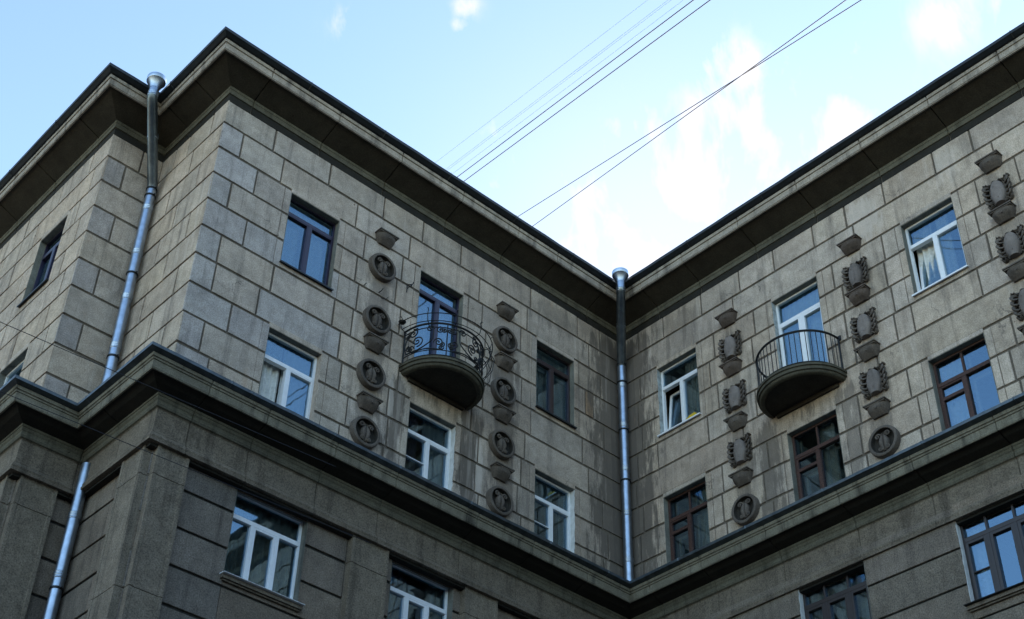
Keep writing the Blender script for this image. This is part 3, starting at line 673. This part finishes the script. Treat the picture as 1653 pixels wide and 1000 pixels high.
def rail_arc(mb, Wd, Dp, z, r, t0=0, t1=1, n=44, wallpt=True, flat=1.0):
    pts = []
    for k in range(n + 1):
        t = t0 + (t1 - t0) * k / n; a, c = balc_pt(t, Wd, Dp); pts.append((a, z, c))
    mb.tube(pts, r, 6, flat=flat)
# plain railing
mb = MB(); Wd, Dp = .80, .80; HR = .74
rail_arc(mb, Wd, Dp, HR, .022); rail_arc(mb, Wd, Dp, .06, .012)
for k in range(0, 27):
    t = (k + .0) / 26; t = .5 - .5 * math.cos(PI * t) if False else t
    a, c = balc_pt(t, Wd, Dp); c = max(c, .02)
    mb.tube([(a, .0, c), (a, HR, c)], .0075 if 0 < k < 26 else .018, 6)
mb.box(-Wd - .03, -Wd + .02, HR - .03, HR + .03, 0, .03); mb.box(Wd - .02, Wd + .05, HR - .05, HR + .05, 0, .02)
mb.build('railing', M['iron'], bD, fix=True)
# wrought railing: flat pattern (s along the rail, z up) bent round the plan
mb = MB(); Wd, Dp = .78, .82; HB = .75
def bend(s, z, off=0):
    a, c = balc_pt(min(1, max(0, s)), Wd + off, Dp + off); return (a, z, c)
def spiral(s, z, r, turns, a0, sg=1, th=.0125, off=0, n=26, r1=.12):
    pts = []
    for k in range(n + 1):
        q = k / n; rr = r * (1 - q * (1 - r1)); an = a0 + sg * turns * 2 * PI * q
        pts.append(bend(s + rr * math.cos(an) / 2.5, z + rr * math.sin(an), off))
    mb.tube(pts, th, 5); e = pts[-1]; mb.lathe([(0, -.014), (.013, -.008), (.013, .008), (0, .014)], 6, M4=Matrix.Translation(e))
def curve(P, th=.012, n=18):
    out = []
    P = [Vector((*p, 0)) for p in P]
    for i in range(len(P) - 1):
        p0 = P[max(i - 1, 0)]; p1 = P[i]; p2 = P[i + 1]; p3 = P[min(i + 2, len(P) - 1)]
        for k in range(8):
            t = k / 8; v = .5 * ((2 * p1) + (p2 - p0) * t + (2 * p0 - 5 * p1 + 4 * p2 - p3) * t * t + (3 * p1 - p0 - 3 * p2 + p3) * t ** 3); out.append(bend(v.x, v.y))
    out.append(bend(P[-1].x, P[-1].y)); mb.tube(out, th, 5)
rail_arc(mb, Wd, Dp, HB, .019); rail_arc(mb, Wd, Dp, HB - .09, .010); rail_arc(mb, Wd, Dp, .05, .012); rail_arc(mb, Wd, Dp, .16, .009)
for s in (0.005, .335, .66, .995): mb.tube([bend(s, 0), bend(s, HB)], .016 if s in (.005, .995) else .011, 6)
def lyre(sc, m):    # a big pair of C scrolls leaning on each other
    f = lambda ds, z: (sc + m * ds, z)
    curve([f(-.135, .2), f(-.15, .42), f(-.11, .62), f(-.05, .7)]); spiral(sc + m * -.085, .60, .10, 1.4, PI / 2 if m > 0 else PI / 2, -m)
    curve([f(-.13, .2), f(-.03, .22), f(.06, .38), f(.07, .62)]); spiral(sc + m * .045, .63, .075, 1.3, 0 if m > 0 else PI, m)
    spiral(sc + m * -.05, .40, .12, 1.6, -PI / 2, m); spiral(sc + m * .11, .33, .09, 1.5, PI, -m); spiral(sc + m * -.1, .27, .07, 1.4, 0, m)
    curve([f(-.09, .17), f(.02, .2), f(.12, .17)]); spiral(sc + m * .12, .60, .07, 1.4, PI / 2, m); spiral(sc + m * .13, .22, .05, 1.2, 0, -m)
lyre(.165, 1); lyre(.50, -1)
for s_, z_, r_, g_ in ((.315, .60, .06, 1), (.355, .60, .06, -1), (.30, .28, .055, -1), (.365, .28, .055, 1), (.65, .30, .06, 1), (.62, .5, .05, -1), (.04, .58, .05, -1), (.05, .3, .06, 1)): spiral(s_, z_, r_, 1.5, PI / 2, g_)
for k in range(9):    # the fan in the right third
    an = R(12 + 19.5 * k); c0 = (.825, .28)
    ln = .40 if k % 2 == 0 else .33
    p = (c0[0] + math.cos(an) * ln / 2.5, c0[1] + math.sin(an) * ln)
    m1 = (c0[0] + math.cos(an + .13) * ln * .55 / 2.5, c0[1] + math.sin(an + .13) * ln * .6)
    curve([c0, m1, p], .007)
    if k < 8:
        a2 = R(12 + 19.5 * (k + 1)); q = (c0[0] + math.cos(a2) * ln / 2.5, c0[1] + math.sin(a2) * ln); md = (c0[0] + math.cos((an + a2) / 2) * (ln + .08) / 2.5, c0[1] + math.sin((an + a2) / 2) * (ln + .08))
        curve([p, md, q], .007)
for s, z, r_, sg in ((.74, .24, .07, 1), (.91, .24, .07, -1), (.78, .12, .05, -1), (.87, .12, .05, 1), (.72, .66, .06, 1), (.93, .66, .06, -1), (.70, .42, .05, 1), (.96, .42, .05, -1)):
    spiral(s, z, r_, 1.5, PI / 2, sg)
# outer hoop for flower boxes with curled supports
rail_arc(mb, Wd + .16, Dp + .16, HB + .10, .009, .02, .98); rail_arc(mb, Wd + .12, Dp + .12, HB - .04, .008, .02, .98)
for s in (.02, .2, .38, .56, .72, .86, .98):
    o0 = bend(s, HB - .06); o1 = bend(s, HB - .03, .13); o2 = bend(s, HB + .10, .165); o3 = bend(s, HB + .19, .13); o4 = bend(s, HB + .23, .165); o5 = bend(s, HB + .20, .19)
    mb.tube([o0, o1, o2, o3, o4, o5], .008, 5)
for s in (.70, .80, .90):
    pass
for off, lo in ((.16, .10), (.08, .30)):      # the belly of the basket on the right hand side
    rail_arc(mb, Wd + off, Dp + off, HB - lo - .12, .007, .62, .98)
for s in (.66, .76, .87, .97):
    mb.tube([bend(s, HB - .04, .12), bend(s, HB * .72, .20), bend(s, HB * .4, .17), bend(s, .1, .03), bend(s, .05, 0)], .007, 5)
mb.build('railing', M['iron'], bB, fix=True)

# relief ornaments --------------------------------------------------
def medallion_mesh():
    mb = MB(); Ro = .272
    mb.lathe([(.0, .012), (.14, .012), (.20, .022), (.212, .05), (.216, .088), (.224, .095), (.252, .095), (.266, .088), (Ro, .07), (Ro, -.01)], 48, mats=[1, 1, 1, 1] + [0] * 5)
    # two bound leaves between four volutes
    def scroll(x, y, r, a0, sg, tail):
        pts = []
        for k in range(19):
            q = k / 18; rr = r * (1 - .8 * q); an = a0 + sg * q * 2 * PI * 1.15; pts.append((x + rr * math.cos(an), y + rr * math.sin(an), .062 + .012 * q))
        mb.tube([tail] + pts, [.012] + [.017 - .006 * k / 18 for k in range(19)], 6)
    for s in (-1, 1):
        scroll(s * .088, .108, .048, R(150) if s > 0 else R(30), -s, (s * .022, .10, .05)); scroll(s * .070, -.118, .034, R(200) if s > 0 else R(-20), s, (s * .018, -.11, .05))
        rows = []
        for k in range(15):
            q = k / 14; y = -.165 + .30 * q; wv = .042 * math.sin(PI * (.06 + .88 * q)) ** .9 + .002; cx = s * (wv * .92 + .003)
            rows.append([(cx + wv * math.cos(a), y, .02 + max(0, math.sin(a)) ** .6 * .075 * (math.sin(PI * (.08 + .84 * q)) * .75 + .25)) for a in [PI * j / 8 for j in range(9)]])
        mb.grid(rows)
        mb.tube([(s * .012, .15, .05), (s * .03, .125, .07), (s * .05, .14, .06)], .008, 5)
        mb.tube([(s * .01, -.15, .06), (s * .03, -.17, .05), (s * .05, -.165, .045)], .009, 5)
    return mb
def console_mesh():
    mb = MB(); Wt = .215
    mb.box(-Wt, Wt, .075, .10, -.01, .185); mb.box(-Wt + .018, Wt - .018, .052, .074, -.01, .168)
    rows = []
    for k in range(9):
        q = k / 8; y = .052 - .18 * q; hw = (.196 - .055 * q ** 1.8); dp = .165 * max(.2, math.cos(q * 1.42)) ** .75
        row = []
        for j in range(17):
            a = PI * j / 16; row.append((-hw * (abs(math.cos(a)) ** .6) * (1 if math.cos(a) > 0 else -1), y, dp * math.sin(a) ** .5 if 0 < j < 16 else -.01))
        rows.append(row)
    mb.grid(rows); mb.face(rows[-1])
    # a small boss low on the front
    mb.lathe([(0, .012), (.012, .009), (.016, 0)], 8, M4=Matrix.Translation((.01, -.02, .158)))
    return mb
def cartouche_shield():
    mb = MB(); rows = []
    n = 20
    for k in range(n + 1):
        q = k / n; y = .19 - .40 * q
        hw = .055 + .048 * math.sin(PI * min(1, (q * 1.25) ** .8)) if q < .8 else .055 + .048 * math.sin(PI * min(1, 1.0)) - 0
        hw = .128 * (math.sin(PI * (.20 + .50 * q)) ** 1.0) if q > .3 else .128 * (math.sin(PI * .35)) * min(1.0, .55 + .45 * math.sin(q / .3 * PI / 2) ** .7)
        hw *= 1.0 if q < .55 else 1 - .28 * ((q - .55) / .45) ** 1.3
        row = []
        for j in range(15):
            a = PI * j / 14; row.append((-hw * math.cos(a), y, .03 + .085 * math.sin(a) ** .6 * (1 - .25 * (q - .35) ** 2) if 0 < j < 14 else 0))
        rows.append(row)
    mb.grid(rows); mb.face(rows[0]); mb.face(rows[-1])
    rng = random.Random(3)
    for (x, y) in ((-.03, .1), (.01, -.12)): mb.lathe([(0, .004), (.010, .002), (.012, -.004)], 7, M4=Matrix.Translation((x, y, .118)))
    return mb
def cartouche_ribbon():
    mb = MB()
    def band(P, w=.026, d0=.0, d1=.09, lean=0.0):
        P = [Vector((*p, 0)) for p in P]; out = []
        for i in range(len(P) - 1):
            p0 = P[max(i - 1, 0)]; p1 = P[i]; p2 = P[i + 1]; p3 = P[min(i + 2, len(P) - 1)]
            for k in range(5):
                t = k / 5; out.append(.5 * ((2 * p1) + (p2 - p0) * t + (2 * p0 - 5 * p1 + 4 * p2 - p3) * t * t + (3 * p1 - p0 - 3 * p2 + p3) * t ** 3))
        out.append(P[-1]); rows = []
        for i, p in enumerate(out):
            d = (out[min(i + 1, len(out) - 1)] - out[max(i - 1, 0)]).normalized(); nn = Vector((-d.y, d.x, 0)) * w / 2; q = i / (len(out) - 1)
            dd = d1 * (.8 + .2 * math.sin(q * 19))
            a, b = p + nn, p - nn; m_ = p + Vector((p.x, p.y, 0)) * lean
            rows.append([(b.x, b.y, -.005), (b.x, b.y, dd * .8), (m_.x + (b.x - p.x) * .6, m_.y + (b.y - p.y) * .6, dd), (m_.x + (a.x - p.x) * .6, m_.y + (a.y - p.y) * .6, dd), (a.x, a.y, dd * .8), (a.x, a.y, -.005)])
        mb.grid(rows); mb.face(rows[0]); mb.face(rows[-1])
    for s in (-1, 1):
        for i, (cy, cr) in enumerate(((.165, .046), (.075, .05), (-.018, .05), (-.108, .045))):
            cx = .168 - .004 * abs(i - 1)
            mb.tube([(s * (cx + cr * math.cos(a)), cy + cr * math.sin(a), .055 + .03 * math.sin((a + 2) * 1.1)) for a in [R(150) - R(280) * k / 14 for k in range(15)]], [.009 + .009 * math.sin(PI * (k + 1) / 16) for k in range(15)], 7, flat=1.6)
            mb.tube([(s * (cx + cr * math.cos(a)), cy + cr * math.sin(a), .025) for a in [R(110) - R(210) * k / 10 for k in range(11)]], .015, 6)
        band([(s * .125, -.13), (s * .185, -.145), (s * .20, -.185), (s * .165, -.215), (s * .135, -.195), (s * .148, -.170)], d1=.085)
        band([(s * .10, .20), (s * .15, .235), (s * .195, .252), (s * .225, .238)], w=.024, d1=.08)
        mb.tube([(s * .10, .19, .02), (s * .128, .10, .03), (s * .132, -.02, .03), (s * .115, -.14, .03), (s * .09, -.20, .02)], .018, 6)
    band([(-.125, .175), (-.08, .215), (0, .23), (.08, .215), (.125, .175)], w=.022, d1=.09)
    return mb
def cartouche_shade():  # added dark plate: shade of the hollows between ribbon and shield as colour
    mb = MB(); n = 28
    P = [(.20 * math.copysign(abs(math.cos(2 * PI * k / n)) ** .7, math.cos(2 * PI * k / n)), .205 * math.copysign(abs(math.sin(2 * PI * k / n)) ** .7, math.sin(2 * PI * k / n))) for k in range(n)]
    mb.grid([[(x, y, -.005) for x, y in P], [(x, y, .012) for x, y in P]], closed_v=True); mb.face([(x, y, .012) for x, y in P]); return mb
med = {}
def place(kind, wall, u, z, label, mat=None, rotz=0):
    m_ = M[mat or 'terra']
    if kind == 'medallion':
        if kind not in med: med[kind] = medallion_mesh()
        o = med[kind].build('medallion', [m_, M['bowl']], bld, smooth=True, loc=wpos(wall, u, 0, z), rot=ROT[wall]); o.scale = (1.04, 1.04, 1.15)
    elif kind == 'console':
        if kind not in med: med[kind] = console_mesh()
        o = med[kind].build('console', m_, bld, smooth=True, loc=wpos(wall, u, 0, z), rot=ROT[wall])
    else:
        if kind not in med: med[kind] = cartouche_shield(); med['rib'] = cartouche_ribbon()
        o = med[kind].build('cartouche', M['shield'], bld, smooth=True, loc=wpos(wall, u, 0, z), rot=ROT[wall])
        med['rib'].build('ribbon', M['terra'], o, smooth=True); med.setdefault('gr', cartouche_shade()).build('shade_plate', M['bowl'], o); o.scale = (1.08, 1.12, 1.1)
    if label: o['label'] = label
    o['group'] = kind + 's in vertical rows on the walls' if kind != 'console' else 'small corbel shelves between the reliefs'
    return o
for u, col in ((-6.23, 'left'), (-3.25, 'right')):
    for z, w_ in ((18.61, 'top'), (17.40, 'second'), (16.22, 'third'), (15.03, 'lowest')):
        place('medallion', 'B', u, z, '%s round medallion %s of the scrollwork balcony' % (w_, col))
    for z, w_ in ((19.28, 'top'), (18.06, 'second'), (16.86, 'third'), (15.61, 'lowest')):
        if u < -6 and abs(z - 18.06) < .01: continue
        place('console', 'B', u, z, '%s corbel in the row %s of the scrollwork balcony' % (w_, col))
for u, col in ((-2.88, 'nearest the corner downpipe'), (-5.80, 'right of the plain railed balcony'), (-8.71, 'at the right edge')):
    for z, w_ in ((18.60, 'top'), (17.43, 'second'), (16.23, 'third')):
        place('cartouche', 'D', u, z, '%s cartouche in the row %s' % (w_, col))
    for z, w_ in ((19.28, 'top'), (18.10, 'second'), (16.86, 'third'), (15.66, 'lowest')):
        place('console', 'D', u, z, '%s corbel in the row %s' % (w_, col), 'terrared' if (u > -6 and z > 18) else None)
    place('medallion', 'D', u, 15.02, 'round medallion at the foot of the row %s' % col)
# iron remains on the middle wall
def iron(label, P, r_):
    mb = MB()
    for pts in P: mb.tube(pts, r_, 6)
    mb.build('iron_hook', M['iron'], bld)['label'] = label
iron('bent iron stubs where a corbel is missing, between two medallions', [[W_B(-6.22, 0, 18.06), W_B(-6.2, .06, 18.09), W_B(-6.19, .08, 18.13)], [W_B(-6.16, 0, 17.98), W_B(-6.09, .05, 17.95), W_B(-6.06, .07, 18.0)], [W_B(-6.55, 0, 18.03), W_B(-6.54, .06, 18.06)]], .008)
iron('small curled iron lamp bracket left of the violet balcony door', [[W_B(-5.62, .01, 18.42), W_B(-5.62, .01, 18.62)], [W_B(-5.62, .02, 18.5), W_B(-5.59, .06, 18.55), W_B(-5.56, .09, 18.60), W_B(-5.54, .09, 18.66), W_B(-5.53, .07, 18.64)], [W_B(-5.61, .02, 18.6), W_B(-5.57, .07, 18.60), W_B(-5.56, .07, 18.56)]], .009)
mb = MB(); mb.lathe([(0, .02), (.05, .015), (.07, 0), (.05, -.03), (0, -.035)], 14, M4=Matrix.Translation(W_B(-5.72, .10, 17.62))); mb.tube([W_B(-5.72, .0, 17.62), W_B(-5.72, .08, 17.62)], .015, 6)
mb.build('lamp_bracket', M['iron'], bld, smooth=True)['label'] = 'small black lamp on the wall left of the scrollwork balcony'

# downpipes ---------------------------------------------------------
def downpipe(cx, cy, label, path, ridges, clamps, funnel, r=.088, neck=None):
    mb = MB(); mb.tube(path[-2:] if funnel else path, r, 20)
    o = mb.build('downpipe', M['galv'], bld, smooth=True); o['label'] = label
    if funnel:
        mb = MB(); mb.tube(path[:2], r, 20); mb.build('funnel_neck', M['galv'], o, smooth=True)
        mb = MB(); a_, b_ = Vector(path[1]), Vector(path[-2]); mb.tube([a_, a_ + Vector((.015, .015, -.07)), a_.lerp(b_, .12), b_.lerp(a_, .06) + Vector((.015, .015, .0)), b_], r * 1.06, 20); mb.build('slanting_pipe', M['galvshaded'], o, smooth=True)
    def at(z):
        for p, q in zip(path, path[1:]):
            if q[2] <= z <= p[2]:
                t = (p[2] - z) / (p[2] - q[2]); return Vector(p).lerp(Vector(q), t)
        return Vector(path[-1])
    for z in ridges:
        rg = MB(); c0 = at(z)
        prof = [(r - .004, -.014)]
        for dz in (0, .045, .085): prof += [(r + .003, dz - .014), (r + .010, dz - .004), (r + .010, dz + .004), (r + .003, dz + .014)]
        rg.lathe(prof + [(r - .004, .099)], 20, M4=Matrix.Translation(c0)); rg.build('joint_ring', M['galv'], o, smooth=True)
    for z in clamps:
        c = at(z); k = MB(); k.lathe([(r + .001, -.016), (r + .013, -.016), (r + .013, .016), (r + .001, .016)], 20, M4=Matrix.Translation(c))
        k.tube([c + Vector((r * .6, r * .6, 0)), c + Vector((.16, .16, 0))], .012, 6); k.tube([c + Vector((-.0, -r - .01, 0)), c + Vector((.02, -r - .045, 0))], .012, 6)
        k.build('clamp', M['iron'], o)
    if funnel:
        f = MB(); x, y, z = funnel
        f.lathe([(r + .004, -.20), (r + .006, -.17), (.155, -.02), (.165, -.01), (.172, .0), (.172, .085), (.162, .085), (.158, .0), (r - .01, -.16)], 28, M4=Matrix.Translation((x, y, z)))
        f.build('funnel', M['galv'], o, smooth=True)
    return o
def elbow(cx, cy, ztop, e, zmid, x2, y2, zlow, zbot, xb, yb):
    P = [(cx - e, cy - e, ztop), (cx - e, cy - e, ztop - .22), (cx - e + .02, cy - e + .02, ztop - .30)]
    P += [(cx + x2 - .03, cy + y2 - .03, zmid + .06), (cx + x2, cy + y2, zmid - .04), (cx + xb, cy + yb, zbot)]; return P
pl = elbow(XB, YA, 21.02, .86, 19.55, -.14, -.13, 0, 14.34, -.13, -.30)
downpipe(XB, YA, 'silver downpipe in the left inner corner, above the ledge', pl, [20.78, 20.2, 18.93, 17.87, 16.85, 15.80], [19.45, 19.28, 17.42, 15.62], (XB - .86, YA - .86, 21.16))
pc = elbow(0, 0, 21.02, .86, 19.62, -.15, -.15, 0, 14.34, -.14, -.16)
downpipe(0, 0, 'silver downpipe in the central inner corner between the two balconies', pc, [20.75, 20.2, 19.02, 18.05, 17.02, 16.02, 15.02], [19.6, 19.15, 17.98, 16.80], (-.86, -.86, 21.16))
downpipe(XB, YA, 'silver downpipe in the left inner corner, below the ledge', [(XB - .13, YA - .30, 13.55), (XB - .13, YA - .30, 0.3)], [12.6, 11.62, 10.6, 9.6], [11.45], None)
downpipe(0, 0, 'dark lower run of the central downpipe under the ledge', [(-.30, -.30, 13.0), (-.30, -.30, 0.3)], [11.5], [], None)

# ------------------------------------------------------------------ loose things
def thing(o, label, cat, group=None, kind=None):
    o['label'] = label
    if kind: o['kind'] = kind
    o['category'] = cat
    if group: o['group'] = group
    return o
def on_win(win, a, b, c): return Matrix.Translation(win.location) @ Matrix.Rotation(win.rotation_euler[2], 4, 'Z') @ Matrix.Rotation(PI / 2, 4, 'X') @ Vector((a, b, c))
mb = MB()
for k, (a0, a1, h_) in enumerate(((.16, .40, .075), (.20, .38, .10), (.14, .30, .05))):
    P = [on_win(wD1, x, y, z) for z in (-.07 + .012 * k, -.02 + .012 * k) for (x, y) in ((a0, -.018), (a1, -.018), (a1 - .01, h_), (a0 + .012, h_ * .8))]
    mb.hexa(P)
thing(mb.build('yellow_cloth', M['yellow'], None, bevel=.006), 'crumpled yellow cloth lying on the sill of the white window beside the corner downpipe', 'cloth')
mb = MB()
mb.hexa([on_win(wD3, x, y, z) for z in (-.245, -.225) for (x, y) in ((.07, .06), (.46, .06), (.46, .19), (.07, .15))])
thing(mb.build('turquoise_card', M['teal'], None, bevel=.003), 'turquoise card standing inside the white window near the right edge', 'card')

# overhead wires: each hangs between two far anchors
def ray_pt(x, y, t): return Vector(camo.location) + cam_dir(x, y) * t
def wire(p, q, r_, mat, label, sag=.25, group='wires stretched over the roof'):
    d = q - p; a = p - d * .35; b = q + d * .45; pts = []
    n = 40
    for k in range(n + 1):
        t = k / n; v = a.lerp(b, t); pts.append(v)
    mb = MB(); mb.tube([v - a for v in pts], r_, 6)
    o = mb.build('overhead_wire', M[mat], None, smooth=True, loc=a); thing(o, label, 'wire', group)
wire(ray_pt(737, 287, 38), ray_pt(1120, 0, 26), .0105, 'cable', 'upper of the two thick parallel wires above the scrollwork balcony wing')
wire(ray_pt(749, 293, 38), ray_pt(1147, 0, 26), .0105, 'cable', 'lower of the two thick parallel wires above the scrollwork balcony wing')
wire(ray_pt(836, 350, 40), ray_pt(1391, 0, 26), .0098, 'cable', 'thick wire that starts leftmost of the two crossing in front of the white cloud')
wire(ray_pt(858, 367, 40), ray_pt(1366, 0, 26), .0098, 'cable', 'thick wire that starts rightmost of the two crossing in front of the white cloud')
wire(ray_pt(704, 262, 60), ray_pt(1046, 0, 46), .006, 'cablethin', 'faint pale wire, highest of the faint four')
wire(ray_pt(718, 275, 60), ray_pt(1079, 0, 46), .006, 'cablethin', 'faint pale wire, second highest of the faint four')
wire(ray_pt(720, 277, 60), ray_pt(1084, 0, 46), .006, 'cablethin', 'faint pale wire, third highest of the faint four')
wire(ray_pt(729, 282, 60), ray_pt(1104, 0, 46), .006, 'cablethin', 'faint pale wire next to the thick parallel pair')
wire(ray_pt(0, 520, 16), ray_pt(380, 684, 16), .0045, 'cable', 'thin black wire crossing in front of the left upper wall and the ledge', group='thin wires in front of the left corner')
wire(ray_pt(0, 632, 15), ray_pt(420, 804, 15), .0042, 'cable', 'thin black wire crossing below the ledge over the corner pilasters', group='thin wires in front of the left corner')

# ------------------------------------------------------------------ the houses across the yard, behind the camera, seen only in glass and metal
def far_house(x0, x1, y0, y1, h, rz, label):
    e = bpy.data.objects.new('house', None); COL.objects.link(e); e.location = ((x0 + x1) / 2, (y0 + y1) / 2, 0)
    cx, cy = e.location[:2]; thing(e, label, 'house')
    m_ = MB(); m_.box(x0 - cx, x1 - cx, y0 - cy, y1 - cy, 0, h); m_.build('wall', M['low'], e)
    m_ = MB(); m_.box(x0 - cx - .5, x1 - cx + .5, y0 - cy - .5, y1 - cy + .5, h + .01, h + .6); m_.build('roof', M['roofm'], e)
far_house(-75, 14, -62, -50, 17, 0, 'plain dark house across the yard behind the camera')
far_house(-75, -62, -48, 30, 15, 0, 'plain dark house along the other side of the yard')

# ------------------------------------------------------------------ ground
mb = MB(); mb.face([(-400, -400, 0), (400, -400, 0), (400, 400, 0), (-400, 400, 0)])
g = mb.build('ground', M['ground'], None, fix=False); g['kind'] = 'structure'; g['label'] = 'asphalt courtyard ground below the building'
